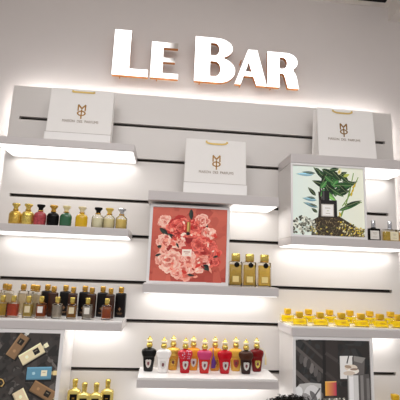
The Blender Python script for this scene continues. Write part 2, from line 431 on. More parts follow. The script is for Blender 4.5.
LV = [(155, 60, 90, 2, 14, GD), (150, 70, 180, 8, 16, GM), (160, 90, 84, 62, 15, GD), (165, 60, 240, 18, 18, GD), (160, 100, 205, 40, 18, GM), (175, 110, 285, 58, 16, GD), (180, 80, 262, 78, 15, GM), (150, 100, 120, 130, 16, GM),
      (190, 120, 250, 100, 13, GD), (130, 60, 170, 100, 20, GD), (170, 130, 140, 80, 18, GD), (200, 60, 170, 16, 18, GM), (195, 40, 150, 10, 14, GD), (140, 110, 190, 150, 12, GL), (186, 130, 180, 90, 10, GM), (215, 60, 275, 70, 9, GD),
      (196, 190, 302, 148, 9, GM), (225, 172, 300, 142, 10, GD), (100, 128, 66, 92, 9, GD), (104, 148, 40, 140, 8, BL), (108, 178, 44, 158, 8, BL), (92, 36, 14, 36, 8, BL), (100, 30, 40, 26, 6, rgb(46, 70, 74)), (106, 200, 80, 182, 7, GD), (98, 140, 60, 134, 5, rgb(40, 60, 62)), (104, 172, 70, 164, 4, rgb(40, 60, 62))]
def lf(x0, y0, x1, y1, wd, c):
    k = random.uniform(.55, 1.7); c = shade(c, k)
    A.leaf(x0, y0, x1, y1, wd * .95, shade(c, .35)); A.leaf(x0, y0, x1, y1, wd * .78, c, shade(c, 1.7))
    A.line([(x0, y0), (x1, y1)], 1.6, mixc(c, rgb(190, 205, 150), .5))
for l in LV: lf(*l)
for l in ((120, 24, 96, 6, 9, GD), (128, 10, 190, 44, 14, GD), (150, 30, 128, 74, 15, GD), (176, 20, 214, 60, 15, GD), (150, 84, 190, 110, 15, GD), (120, 96, 150, 60, 12, GM), (204, 80, 236, 110, 11, GD), (212, 34, 246, 66, 12, GD), (140, 40, 176, 70, 12, GM), (168, 96, 222, 130, 9, GM), (160, 14, 208, 6, 9, GD)): lf(*l)
A.ell(206, 18, 9, 15, rgb(232, 228, 190), .3); A.ell(204, 20, 4, 8, rgb(206, 190, 90), .3); A.leaf(222, 40, 250, 28, 7, rgb(180, 190, 90))
A.poly([(78, 298), (86, 232), (120, 212), (200, 214), (240, 238), (300, 280), (309, 298)], rgb(58, 48, 36))
for i in range(260): 
    x = random.uniform(86, 300); y = random.uniform(222 + max(0, x - 200) * .45, 298)
    A.line([(x, y), (x + random.uniform(-14, 14), y + random.uniform(2, 14))], 2, mixc(rgb(26, 22, 18), rgb(168, 146, 104), random.random() ** 1.4))
for i in range(150):
    x = random.uniform(0, 96); y = random.uniform(214 + abs(x - 40) * .5, 292)
    g = random.choice((40, 70, 120, 180, 214, 232)); A.ell(x, y, random.uniform(3, 7), random.uniform(3, 6), rgb(g, g, max(0, g - 14)), random.random() * 3, 8)
for i in range(90):
    x = random.uniform(190, 305); y = random.uniform(232 + max(0, x - 220) * .4, 296)
    A.ell(x, y, random.uniform(2, 5), random.uniform(2, 4), random.choice((YL, rgb(226, 200, 110), rgb(120, 116, 50), rgb(70, 62, 40), rgb(214, 206, 160))), random.random() * 3, 8)
for i in range(36):
    x = random.uniform(70, 190); y = random.uniform(255, 294); A.ell(x, y, 4, 3, random.choice((rgb(90, 84, 60), rgb(196, 178, 90), rgb(60, 66, 40))), 0, 8)
A.rect(126, 106, 158, 150, rgb(30, 28, 30)); A.rect(130, 108, 136, 148, rgb(84, 80, 80)); A.rect(112, 146, 190, 218, rgb(26, 23, 24)); A.rect(114, 148, 120, 214, rgb(80, 72, 66))
A.rect(122, 163, 176, 216, rgb(196, 190, 182)); A.rect(127, 167, 172, 212, rgb(238, 236, 232))
A.line([(138, 180), (162, 180)], 2.5, rgb(150, 146, 140)); A.line([(145, 192), (155, 192)], 2.5, rgb(160, 176, 150)); A.line([(140, 203), (160, 203)], 2, rgb(160, 156, 150))
A.build('plant_print', pt, pl)

# --- bottles lying on grey concrete
ct, cw_, ch_, cl_ = lightbox('square framed picture of brown, cream and blue bottles lying on dark concrete', -.684, -.352, -.5645, -.2365, -.183, -.0005, .013)
A = Art(cw_, ch_, 390, 385, 0.035)
A.rect(0, 0, 390, 385, rgb(62, 56, 53))
for i in range(260):
    g = random.uniform(36, 108) if random.random() < .5 else random.uniform(40, 66)
    A.ell(random.uniform(0, 390), random.uniform(0, 385), random.uniform(6, 34), random.uniform(4, 18), rgb(g, g * .94, g * .9), random.random() * 3, 10, .3)
OX = 92
def flatbottle(c, cap, lab, body_c, cap_c, ang, l, w, star=None):
    """a bottle lying flat: centre, cap colour, label colour and angle"""
    ca, sa = math.cos(ang), math.sin(ang)
    def R(x, y): return (c[0] + x * ca - y * sa, c[1] + x * sa + y * ca)
    def q(x0, y0, x1, y1, col): A.poly([R(x0, y0), R(x1, y0), R(x1, y1), R(x0, y1)], col)
    q(-l / 2 - 3, -w / 2 + 4, l / 2 + 2, w / 2 + 9, rgb(22, 19, 18))
    q(-l / 2, -w / 2, l / 2, w / 2, body_c); q(-l / 2 + 2, -w / 2 + 1, l / 2 - 4, -w / 2 + 6, shade(body_c, 1.4)); q(-l / 2, w / 2 - 5, l / 2, w / 2, shade(body_c, .7))
    q(l / 2, -7, l / 2 + 8, 7, shade(cap_c, .6)); q(l / 2 + 8, -10, l / 2 + 26, 10, cap_c)
    q(l * .08, -13, l * .08 + 27, 13, lab); q(l * .08 + 6, -5, l * .08 + 20, -1, shade(lab, .6) if lab[0] > .2 else rgb(130, 120, 100))
    x, y = R(-l * .22, 0); A.ell(x, y, 8, 8, star or shade(body_c, 1.6), 0, 5)
CRM = rgb(228, 214, 176)
flatbottle((OX + 106, 62), None, rgb(28, 24, 22), rgb(138, 108, 78), rgb(240, 238, 232), -1.02, 112, 50)
flatbottle((OX + 174, 98), None, rgb(26, 22, 22), CRM, rgb(244, 236, 200), -.55, 112, 52)
flatbottle((OX + 216, 184), None, rgb(236, 226, 196), rgb(98, 148, 172), rgb(232, 208, 150), 0.0, 112, 56, rgb(170, 204, 214))
flatbottle((OX + 242, 264), None, rgb(28, 24, 22), rgb(140, 108, 76), rgb(236, 224, 190), .5, 116, 52)
flatbottle((OX + 156, 306), None, rgb(26, 22, 22), rgb(226, 208, 172), rgb(236, 224, 190), 1.05, 110, 54)
flatbottle((OX - 30, 70), None, rgb(26, 22, 22), CRM, rgb(240, 226, 180), 1.5, 104, 50)
flatbottle((OX - 50, 330), None, rgb(26, 22, 22), rgb(150, 116, 80), rgb(240, 226, 180), -.6, 110, 50)
for pts in ([(OX + 34, 164), (OX + 30, 186), (OX + 40, 206), (OX + 58, 212), (OX + 66, 226), (OX + 58, 240), (OX + 44, 236)], [(OX + 10, 200), (OX + 30, 214), (OX + 46, 222), (OX + 42, 246), (OX + 28, 254), (OX + 10, 246)]):
    A.line(pts, 13, rgb(24, 18, 15)); A.line([(x - 2, y - 3) for x, y in pts], 4.5, rgb(206, 172, 104))
A.build('bottle_print', ct, cl_)

# --- black and white photo with one coloured bottle
bt, bw_, bh_, bl_ = lightbox('square framed black and white picture with one orange capped bottle', .523, .849, -.5645, -.2385, -.183, -.0005, .0115)
A = Art(bw_, bh_, 74, 75, 0.03)
A.rect(0, 0, 74, 75, rgb(48, 43, 41))
for i in range(70): A.ell(random.uniform(0, 74), random.uniform(0, 60), random.uniform(2, 8), random.uniform(1, 4), rgb(*[random.uniform(36, 62)] * 3), random.random() * 3, 9, .2)
for y0, w, g in ((-8, 3, 74), (4, 4, 92), (9, 3, 60), (26, 5, 96), (32, 3, 62), (44, 3, 66)):
    A.poly([(0, y0), (28, y0 + 24), (28, y0 + 24 + w), (0, y0 + w)], rgb(g, g * .93, g * .9))
for x, y, g in ((6, 17, 84), (10, 20, 110), (16, 26, 120), (20, 29, 96), (5, 41, 70), (23, 34, 80), (13, 22, 66)): A.ell(x, y, 2.2, 5, rgb(g, g * .95, g * .93), .1, 10)
A.rect(27, 0, 30, 75, rgb(32, 28, 28)); A.rect(30, 0, 42, 60, rgb(54, 48, 46)); A.line([(30, 12), (42, 20)], 3, rgb(70, 64, 62)); A.line([(30, 30), (42, 40)], 3, rgb(66, 60, 58))
A.poly([(0, 44), (4, 40), (14, 39), (25, 40), (25, 75), (0, 75)], rgb(188, 186, 184)); A.ell(16, 50, 8, 9, rgb(216, 214, 214)); A.ell(8, 58, 9, 10, rgb(150, 147, 146)); A.leaf(14, 46, 22, 58, 2.4, rgb(110, 108, 108)); A.line([(10, 62), (24, 44)], 1.4, rgb(90, 88, 88)); A.ell(3, 47, 4, 5, rgb(226, 226, 226))
A.poly([(44, 15), (57, 15), (57, 36), (44, 36)], rgb(226, 223, 220)); A.poly([(57, 15), (69, 18), (68, 34), (57, 36)], rgb(98, 93, 91)); A.poly([(58, 15), (70, 17), (66, 22), (58, 20)], rgb(140, 136, 132))
A.line([(53, 15), (51, 22)], 1.2, rgb(50, 48, 48)); A.line([(57, 16), (57, 24)], 1.2, rgb(60, 56, 56))
A.ell(55, 26, 6.5, 3, rgb(222, 208, 192)); A.ell(57, 29, 6, 3, rgb(238, 230, 220)); A.ell(52, 25, 3.5, 1.5, rgb(168, 146, 126), .2); A.ell(53, 31, 6, 2, rgb(206, 190, 174)); A.ell(58, 27.4, 4, 1.1, rgb(150, 128, 112))
A.rect(51, 33, 62, 75, rgb(206, 204, 202)); A.rect(53, 34, 57, 75, rgb(232, 230, 230)); A.rect(62, 32, 73, 75, rgb(86, 82, 80)); A.rect(64, 33, 67, 75, rgb(132, 128, 126)); A.rect(70, 36, 73, 75, rgb(120, 116, 114)); A.rect(51, 33, 52, 75, rgb(120, 118, 116))
for i in range(12): A.rect(29 + i * 11 / 12, 38, 29 + (i + 1) * 11 / 12, 51, mixc(rgb(232, 172, 72), rgb(190, 66, 88), (i / 11) ** .8))
A.rect(29, 38, 40, 39, rgb(238, 186, 110)); A.rect(32, 51, 37, 53.5, rgb(70, 60, 56))
A.poly([(22, 56), (28, 53), (41, 53), (48, 57), (49, 75), (21, 75)], rgb(96, 92, 84))
for i in range(90):
    x = random.uniform(22, 48); y = random.uniform(53.4, 60); A.ell(x, y, .9, .7, random.choice((rgb(236, 232, 220), rgb(40, 38, 36), rgb(180, 176, 160), rgb(120, 118, 108))), 0, 6)
for i in range(10): A.rect(25 + i * 2, 58, 27 + i * 2, 75, mixc(rgb(236, 186, 60), rgb(214, 92, 70), i / 9))
A.line([(24, 58), (46, 58)], .8, rgb(250, 226, 130)); A.rect(31, 63, 40, 75, rgb(240, 214, 160))
A.build('photo_print', bt, bl_)

# ------------------------------------------------------------------ paper bags
def monogram(parent, x, y, z, s):
    bm = bmesh.new()
    def bar(pts, w):
        for (x0, z0), (x1, z1) in zip(pts, pts[1:]):
            l = math.hypot(x1 - x0, z1 - z0); nx, nz = -(z1 - z0) / l * w / 2, (x1 - x0) / l * w / 2; ex, ez = (x1 - x0) / l * w * .3, (z1 - z0) / l * w * .3
            prism(bm, [[(s * (x0 - ex + nx), s * (z0 - ez + nz)), (s * (x0 - ex - nx), s * (z0 - ez - nz)), (s * (x1 + ex - nx), s * (z1 + ez - nz)), (s * (x1 + ex + nx), s * (z1 + ez + nz))]], -0.0004, 0)
    bar([(-.24, .06), (-.24, .48)], .09); bar([(.24, .06), (.24, .48)], .09); bar([(-.23, .48), (0, .22), (.23, .48)], .10)
    n = 18; o_ = [(s * .30 * math.cos(2 * PI * i / n), s * (-.14 + .20 * math.sin(2 * PI * i / n))) for i in range(n)]
    i_ = [(s * .20 * math.cos(2 * PI * i / n), s * (-.14 + .125 * math.sin(2 * PI * i / n))) for i in range(n)]
    prism(bm, [o_, i_], -0.0004, 0); bar([(0, .12), (0, -.52)], .085)
    return obj('gold_monogram', bm, M_GOLDINK, parent, loc=(x, y, z))

def bag(label, x0, x1, zb, zt, y, dp, lean, logo_x, fold, droop, rotz=0.0):
    w = (x1 - x0) / 2; h = zt - zb
    t = thing('paper_bag', label, 'bag', ((x0 + x1) / 2, y, EYE + zb), rotz, 'white printed paper bags on the top shelves')
    def F(x, z, off=0.0): return (x, lean * z / h + off, z)
    bm = bmesh.new()
    fz = fold
    def quad(*p): bm.faces.new([bm.verts.new(q) for q in p])
    bt_ = dp * .55           # the bag is pinched towards its top
    def back(x, z): return (x, dp - (dp - bt_) * z / h + lean * z / h * 0.4, z)
    quad(F(-w, 0), F(w, 0), F(w, fz), F(-w, fz))
    quad(F(-w, fz), F(w, fz), F(w - .002, h), F(-w + .002, h))
    quad(back(w, 0), back(-w, 0), back(-w, h), back(w, h))
    for s in (-1, 1):
        def mid(z): a = F(s * w, z); b = back(s * w, z); return (s * (w - .016 * z / h), (a[1] + b[1]) / 2, z)
        for a in (F, back):
            quad(a(s * w, 0), mid(0), mid(h), a(s * w, h))
    quad(F(-w, 0), F(w, 0), back(w, 0), back(-w, 0))
    bmesh.ops.remove_doubles(bm, verts=bm.verts[:], dist=0.0008)
    bmesh.ops.recalc_face_normals(bm, faces=bm.faces[:])
    o = obj('bag_body', bm, M_PAPER, t)
    sm = o.modifiers.new('thickness', 'SOLIDIFY'); sm.thickness = 0.0006; sm.offset = 1
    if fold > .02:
        yo = lean * fz / h; obj('base_fold', nbox(-w - .0025, w + .0025, -.0055, .0 + yo * .2, 0, fz, bev=.0006), mat('bag_paper_lit', rgb(255, 253, 251), .7), t)  # whiter copy of the bag paper: the flap's brightness is put into its colour
        obj('crease_shade_strip', nbox(-w - .0028, w + .0028, -.0058, -.004, fz - .0018, fz + .0004), mat('crease_shadow', rgb(196, 189, 184), .8), t)  # thin grey strip that paints in the shade along the fold
    # ribbon handle, flopped over the front
    bm = bmesh.new(); hw = 0.046; N = 14; top = []; bot = []
    for i in range(N + 1):
        u = -1 + 2 * i / N; x = logo_x + hw * u; z = h - 0.014 - droop * (1 - u ** 4)
        yy = lean * z / h - 0.0022
        top.append(bm.verts.new((x, yy, z + .004))); bot.append(bm.verts.new((x, yy - .0006, z - .004)))
    for i in range(N): bm.faces.new((top[i], top[i + 1], bot[i + 1], bot[i]))
    for s in (-1, 1):
        x = logo_x + s * hw; z = h - 0.012
        vs = [bm.verts.new((x + dx, lean * (z + dz) / h - .002, z + dz)) for dx, dz in ((-.004, -.004), (.004, -.004), (.004, .006), (-.004, .006))]
        bm.faces.new(vs)
    o = obj('ribbon_handle', bm, M_RIBBON, t); sm = o.modifiers.new('thickness', 'SOLIDIFY'); sm.thickness = 0.0008
    zl = h - 0.105
    ang = math.atan2(-lean, h)
    m = monogram(t, logo_x, lean * zl / h - 0.0012, zl, 0.063)
    zt_ = zl - 0.047
    x_ = text_mesh('lettering', 'MAISON  DES  PARFUMS', 0.152, M_TEXTINK, t, (logo_x, lean * zt_ / h - 0.0014, zt_), 0.0115)
    for o in (m, x_): o.rotation_euler = (ang, 0, 0)
    return t
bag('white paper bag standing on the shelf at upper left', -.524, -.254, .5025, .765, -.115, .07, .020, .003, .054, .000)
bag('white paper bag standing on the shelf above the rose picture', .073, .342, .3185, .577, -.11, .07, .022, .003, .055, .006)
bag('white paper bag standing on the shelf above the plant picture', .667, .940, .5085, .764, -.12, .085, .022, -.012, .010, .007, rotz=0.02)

# ------------------------------------------------------------------ perfume bottles
def pm(name, c, **k): return mat(name, rgb(*c), **k)
def glassy(name, c):
    if name in MATS: return MATS[name]
    m = mat(name, rgb(*c), 0.12, coat=0.5, noise=0.6, nscale=90)  # colour noise imitates the sparkle of refraction in the liquid
    nt = m.node_tree; b = nt.nodes['Principled BSDF']
    tr = nt.nodes.new('ShaderNodeBsdfTransparent'); k = rgb(*c); tr.inputs[0].default_value = tuple(v ** .5 for v in k[:3]) + (1,)
    mx = nt.nodes.new('ShaderNodeMixShader'); mx.inputs[0].default_value = .38
    tl = nt.nodes.new('ShaderNodeBsdfTranslucent'); tl.inputs[0].default_value = k; m2 = nt.nodes.new('ShaderNodeMixShader'); m2.inputs[0].default_value = .5
    nt.links.new(tl.outputs[0], m2.inputs[1]); nt.links.new(b.outputs[0], m2.inputs[2])
    nt.links.new(tr.outputs[0], mx.inputs[1]); nt.links.new(m2.outputs[0], mx.inputs[2]); nt.links.new(mx.outputs[0], nt.nodes['Material Output'].inputs[0])
    return m

# 1. small round-shouldered bottles with flared caps
def flared_bottle(label, x, y, z, body, cap, liquid=None, k=1.0):
    t = thing('perfume_bottle', label, 'bottle', (x, y, EYE + z), random.uniform(-.15, .15), 'round shouldered bottles on the middle left shelf')
    pr = [(0, 0), (.020, 0), (.0235, .003), (.0245, .02), (.0245, .042), (.0232, .048), (.0185, .0545), (.011, .0585), (.009, .060), (.009, .064), (0, .064)]
    obj('glass_body', lathe(bmesh.new(), [(r * k, h) for r, h in pr], 28, sy=.72), body, t, True)
    if liquid:
        obj('liquid', lathe(bmesh.new(), [(0, .003), (.021 * k, .003), (.0225 * k, .02), (.0225 * k, .040), (.021 * k, .0435), (0, .0435)], 24, sy=.68), liquid, t, True)
    cp = obj('cap', lathe(bmesh.new(), [(0, .0635), (.0095, .0635), (.0095, .066), (.0085, .071), (.011, .076), (.0158, .081), (.0165, .085), (.0150, .0885), (.0105, .0885), (.0095, .086), (0, .086)], 24, sy=.8), cap, t, True)
    obj('collar', lathe(bmesh.new(), [(.0088, .0605), (.0112, .0605), (.0112, .0645), (.0088, .0645)], 20, sy=.8), M_GOLD, t, True)
    return t
M_GOLDPAT = mat('chased_gold', rgb(222, 178, 84), 0.25, 0.7, noise=0.5, nscale=150, bump=1.0)
M_MARBLE = mat('red_marbled', rgb(168, 66, 72), 0.25, noise=0.9, nscale=120)
M_YELCAP = pm('yellow_cap', (222, 190, 92), rough=.3)
YC = -.118
flared_bottle('ornate chased gold bottle at the left end of the middle left shelf', -.604, YC, .153, M_GOLDPAT, M_GOLDY)
flared_bottle('smooth gold bottle second along the middle left shelf', -.555, YC, .153, M_GOLDY, M_GOLDY)
flared_bottle('red marbled bottle with a black flared cap', -.506, YC, .153, M_MARBLE, M_BLACK)
flared_bottle('black bottle with a gold flared cap beside the green bottle', -.455, YC, .153, M_BLACK, M_GOLD)
flared_bottle('dark green bottle with a cream flared cap', -.404, YC, .153, pm('green_glass', (46, 96, 66), rough=.2, coat=.4), M_CREAM)
flared_bottle('mustard yellow bottle with a pale translucent cap', -.341, YC, .153, pm('mustard_glass', (212, 170, 22), rough=.2, coat=.4), mat('pale_cap', rgb(236, 222, 180), .2, trans=.3))
PALE = pm('pale_liquid', (246, 240, 210), rough=.15)
flared_bottle('clear bottle of pale liquid with a black flared cap', -.276, YC, .153, M_GLASS, M_BLACK, PALE)
flared_bottle('clear bottle of pale liquid with a yellow flared cap', -.230, YC, .153, M_GLASS, M_YELCAP, pm('pale_liquid_b', (248, 236, 190), rough=.15), .98)
flared_bottle('clear bottle of straw coloured liquid with a silver cap', -.180, YC, .153, M_GLASS, M_SILVER, pm('straw_liquid', (244, 218, 130), rough=.15), .96)

# 2. square-shouldered bottles on the lower left shelf
def square_bottle(label, x, y, z, hw, hd, hb, hcap, cw, body, cap, liquid=None, labelmat=None, group=None, emblem=None, lab=(.62, .30, .62), rot=None, ht=None, neck=.008):
    t = thing('perfume_bottle', label, 'bottle', (x, y, EYE + z), random.uniform(-.08, .08) if rot is None else rot, group)
    obj('glass_body', loft(bmesh.new(), [(hw * .94, hd * .9, 0, 7), (hw, hd, .003, 7), (hw, hd, hb - .006, 7), (hw * .93, hd * .9, hb - .0015, 6), (hw * .55, hd * .55, hb, 4), (cw * .55, cw * .55, hb + neck * .4, 2), (cw * .55, cw * .55, hb + neck, 2)]), body, t, True)
    if liquid: obj('liquid', loft(bmesh.new(), [(hw * .84, hd * .75, .006, 7), (hw * .86, hd * .78, .009, 7), (hw * .86, hd * .78, hb * .86, 7), (hw * .8, hd * .7, hb * .875, 7)]), liquid, t, True)
    zc = hb + neck * .55
    obj('cap', loft(bmesh.new(), [(cw * .92, cw * .92, zc, 5), (cw, cw, zc + .0015, 5), (cw, cw, zc + hcap - .003, 5), (cw * .9, cw * .9, zc + hcap, 4)], 20), cap, t, True)
    if cap in (M_GOLD, M_GOLDY): obj('collar', lathe(bmesh.new(), [(cw * .6, hb), (cw * 1.05, hb), (cw * 1.05, hb + .003), (cw * .6, hb + .003)], 18), M_GOLD, t, True)
    if labelmat:
        lw, l0, l1 = lab; obj('front_label', nbox(-hw * lw, hw * lw, -hd - .0012, -hd + .001, hb * l0, hb * l1, bev=.0004), labelmat, t)
    if emblem:
        ex = [(0.0065 * math.cos(PI / 2 + 2 * PI * i / 8) * (1 if i % 2 == 0 else .55), hb * .34 + 0.0085 * math.sin(PI / 2 + 2 * PI * i / 8) * (1 if i % 2 == 0 else .55)) for i in range(8)]
        bm = bmesh.new(); prism(bm, [ex], -hd - .001, -hd + .0005)
        for zz, w2 in ((.17, .55), (.13, .4)): box(bm, -hw * w2, hw * w2, -hd - .0008, -hd + .0005, hb * zz, hb * zz + .0014)
        obj('emblem', bm, emblem, t)
    return t
GB = 'tall black bottles at the back of the lower left shelf'
GM_ = 'dark brown bottles between the rows of the lower left shelf'
GT = 'tall clear bottles at the back of the lower left shelf'
GF = 'small square bottles along the front of the lower left shelf'
M_BOT_BLK = mat('black_bottle', rgb(15, 11, 12), 0.3, noise=0.3, nscale=90)
dull(M_BOT_BLK)
M_BOT_BRN = mat('brown_bottle', rgb(58, 30, 16), 0.2, noise=0.6, nscale=70)
M_EMB = pm('bronze_emblem', (150, 112, 78), rough=.4, metal=.4)
M_AMB1 = glassy('orange_juice', (232, 92, 22)); M_AMB2 = glassy('amber_juice', (232, 128, 22)); M_AMB3 = glassy('honey_juice', (232, 168, 52)); M_YEL1 = glassy('pale_yellow_juice', (246, 214, 110)); M_YEL2 = glassy('yellow_juice', (250, 206, 60)); M_CLR = glassy('clear_juice', (246, 236, 220))
ZS = -.200
for x, l in ((-.465, 'tall black bottle behind the white labelled amber bottle at left end of the black ones'), (-.392, 'tall black bottle at the back, second black one from the left'), (-.314, 'tall black bottle at the back, middle of the five black ones'),
             (-.241, 'tall black bottle at the back, second from the right shelf end'), (-.166, 'tall black bottle at the right end of the lower left shelf')):
    square_bottle(l, x, -.048, ZS, .0215, .015, .097, .020, .0105, M_BOT_BLK, M_GOLD, None, None, GB, M_EMB)
for x, l in ((-.428, 'dark brown bottle behind the clear small bottle in the lower left row'), (-.352, 'dark brown bottle behind the small amber bottle with pale label'), (-.278, 'dark brown bottle behind the small clear bottle with cream label'), (-.203, 'dark brown bottle with amber side behind the last small amber bottle')):
    square_bottle(l, x, -.092, ZS, .017, .013, .094, .019, .0095, M_BOT_BRN, M_GOLD, None, None, GM_)
for x, y, l in ((-.632, -.05, 'tall clear bottle with brown gold cap at the far left shelf end'), (-.603, -.09, 'tall clear bottle with gold cap, second from the far left'), (-.557, -.06, 'tall clear bottle with gold cap behind the orange bottle'),
                (-.521, -.055, 'tall clear bottle with gold cap behind the pale yellow bottle'), (-.492, -.092, 'tall clear bottle with gold cap nearest the black bottles')):
    square_bottle(l, x, y, ZS, .018, .013, .095, .020, .0095, M_GLASS, M_GOLD, glassy('faint_juice', (250, 234, 200)), None, GT)
M_LAB2 = pm('cream_label', (226, 214, 178), rough=.5)
for x, liq, lb, l in ((-.600, M_YEL2, None, 'small bottle of yellow perfume at the left edge of front row'), (-.560, M_AMB1, None, 'small wide bottle of orange red perfume in front row'), (-.504, M_YEL1, M_LAB2, 'small bottle of pale yellow perfume with cream label in front row'),
                      (-.456, M_AMB2, M_LABEL, 'small bottle of amber perfume with white label in front row'), (-.396, M_CLR, None, 'small clear unlabelled bottle standing before black bottles'), (-.340, M_AMB3, M_LAB2, 'small honey coloured bottle with pale square label in front row'),
                      (-.281, M_CLR, M_LABEL, 'small clear bottle with cream label in front row'), (-.208, M_AMB2, None, 'small amber bottle at the right end of the front row')):
    hw = .0225 if l.startswith('small wide') else .0185
    square_bottle(l, x, -.145, ZS, hw, .0115, .056, .020, .0085, M_GLASS, M_GOLDY, liq, lb, GF, lab=(.52, .36, .78))

# 3. tall glass bottles under the rose picture
for x, l in ((.302, 'tall golden glass bottle nearest the rose picture'), (.361, 'tall golden glass bottle, middle of the three beside the roses'), (.424, 'tall golden glass bottle at the right, farthest from the roses')):
    t = square_bottle(l, x, -.115, -.057, .0275, .016, .102, .029, .0175, M_GLASS, M_GOLDY, glassy('gold_juice', (252, 216, 104)), None, 'three tall golden bottles beside the rose picture', rot=-.05, neck=.006)
    tag = lathe(bmesh.new(), [(0, -.003), (.008, -.002), (.0110, 0), (.008, .002), (0, .003)], 16)
    o = obj('neck_tag', tag, M_BLACK, t, True, loc=(.003, -.0185, .088)); o.rotation_euler = (PI / 2, 0, 0)
    obj('front_label', nbox(-.013, .013, -.0172, -.0155, .018, .042, bev=.0004), pm('straw_label', (240, 220, 150), rough=.5), t)

# 4. urn-shaped bottles on the lowest middle shelf
def urn_bottle(label, x, y, z, body, sleeve, shield, tassel=None, k=1.0, capm=M_GOLDY):
    t = thing('perfume_bottle', label, 'bottle', (x, y, EYE + z), random.uniform(-.12, .12), 'urn shaped bottles on the lowest middle shelf')
    obj('glass_body', loft(bmesh.new(), [(.0165 * k, .0118, 0, 3.4), (.0185 * k, .0135, .003, 3.4), (.0222 * k, .0152, .040, 3.2), (.0245 * k, .0162, .060, 3), (.0200 * k, .015, .084, 2.6), (.0100, .0095, .0885, 2), (.0075, .0075, .0925, 2)]), body, t, True)
    # puffed shoulders
    bm = loft(bmesh.new(), [(.0242 * k, .0163, .054, 2.8), (.0268 * k, .0172, .059, 2.6), (.0298 * k, .018, .067, 2.4), (.0306 * k, .018, .0745, 2.4), (.0285 * k, .0172, .081, 2.4), (.019 * k, .013, .0865, 2.2)], 32)
    obj('shoulder', bm, sleeve, t, True)
    obj('cap', lathe(bmesh.new(), [(0, .091), (.0088, .091), (.0120, .0945), (.0130, .101), (.0105, .107), (.0086, .109), (.0105, .112), (.0120, .117), (.0105, .123), (.006, .1275), (.003, .129), (.0044, .1315), (.003, .134), (0, .1345)], 18), capm, t, True)
    obj('cap_band', lathe(bmesh.new(), [(.0100, .1125), (.0124, .114), (.0130, .1175), (.0120, .121), (.0100, .121)], 18), pm('ivory_band', (250, 238, 206), rough=.3), t, True)
    sh = [(-.0115, .044), (-.005, .047), (0, .045), (.005, .047), (.0115, .044), (.0105, .030), (.007, .020), (0, .0145), (-.007, .020), (-.0105, .030)]
    s = obj('shield', prism(bmesh.new(), [sh], -.0180, -.0125), shield, t)
    obj('shield_crest', prism(bmesh.new(), [[(-.004, .037), (0, .0395), (.005, .036), (.0035, .028), (.0005, .0235), (-.0045, .029)]], -.0186, -.0179), pm('crest_enamel', (110, 50, 56) if shield is not M_GOLDY else (150, 108, 40), rough=.4), s)
    if tassel:
        side = -1 if tassel == 'left' else 1
        bm = bmesh.new(); cm = M_CREAM if tassel == 'right' else mat('purple_silk', rgb(98, 50, 140), .7)
        if tassel == 'right': tube(bm, [(.010, -.004, .093), (.022, -.008, .092), (.031, -.010, .084), (.036, -.010, .066), (.036, -.010, .060)], .0015); lathe(bm, [(0, .028), (.0045, .028), (.004, .050), (.0022, .060), (0, .061)], 10, .036, -.010)
        else: tube(bm, [(-.008, -.006, .093), (-.012, -.016, .090), (-.012, -.021, .070), (-.010, -.021, .056)], .0015); lathe(bm, [(0, .014), (.009, .014), (.0085, .040), (.005, .052), (.0025, .060), (0, .061)], 12, -.010, -.024, .5)
        obj('tassel', bm, cm, t, True)
    return t
def urn(n, c): return dull(mat(n, rgb(*c), .22, coat=.12, noise=.08, nscale=60), .3)
M_SHS = pm('silver_shield', (214, 210, 206), rough=.3, metal=.25)
M_DOT = mat('dotted_red', rgb(196, 22, 44), .25, coat=.5)
nt = M_DOT.node_tree; b_ = nt.nodes['Principled BSDF']; vo = nt.nodes.new('ShaderNodeTexVoronoi'); vo.inputs['Scale'].default_value = 130; tc = nt.nodes.new('ShaderNodeTexCoord'); nt.links.new(tc.outputs['Object'], vo.inputs['Vector'])
rp = nt.nodes.new('ShaderNodeValToRGB'); rp.color_ramp.interpolation = 'CONSTANT'; rp.color_ramp.elements[0].color = rgb(206, 180, 214); rp.color_ramp.elements[1].position = .27; rp.color_ramp.elements[1].color = rgb(196, 22, 44)
nt.links.new(vo.outputs['Distance'], rp.inputs[0]); nt.links.new(rp.outputs[0], b_.inputs['Base Color'])
FY, BY, ZU = -.080, -.034, -.404
ub, uw, ur, ug, ubr, uam = urn('urn_black', (10, 8, 8)), urn('urn_white', (238, 234, 232)), urn('urn_red', (186, 8, 28)), urn('urn_gold', (222, 172, 70)), urn('urn_brown', (42, 18, 12)), urn('urn_amber', (224, 150, 44))
urn_bottle('black urn shaped bottle at the left end of the shelf', -.036, -.062, ZU, ub, ub, pm('mixed_shield', (200, 190, 184), rough=.4))
urn_bottle('frosted white urn shaped bottle', .023, FY, ZU, uw, uw, M_SHS)
urn_bottle('ornate gold urn shaped bottle between the white and the dotted red', .062, BY, ZU, mat('urn_filigree', rgb(206, 152, 56), .3, .3, noise=.35, nscale=120, bump=.6), M_GOLDPAT, M_GOLD)
urn_bottle('red urn shaped bottle with pale dots on its shoulders', .110, FY, ZU, ur, M_DOT, M_SHS)
urn_bottle('amber urn shaped bottle with red and gold cap behind the dotted red', .146, BY, ZU, uam, uam, M_SHS)
urn_bottle('coral red urn shaped bottle with pink shoulders', .189, FY, ZU, urn('urn_coral', (196, 34, 32)), urn('urn_pink', (196, 62, 112)), M_SHS)
urn_bottle('amber urn shaped bottle with a purple tassel', .238, BY, ZU, uam, uam, M_GOLD, 'left')
urn_bottle('plain bright red urn shaped bottle', .272, FY, ZU, ur, ur, M_SHS)
urn_bottle('gold urn shaped bottle between the bright red and the brown', .326, BY, ZU, ug, ug, pm('red_shield', (170, 60, 50), rough=.4))
urn_bottle('dark brown urn shaped bottle with a silver shield', .360, FY, ZU, ubr, urn('urn_brown_top', (70, 38, 24)), M_SHS)
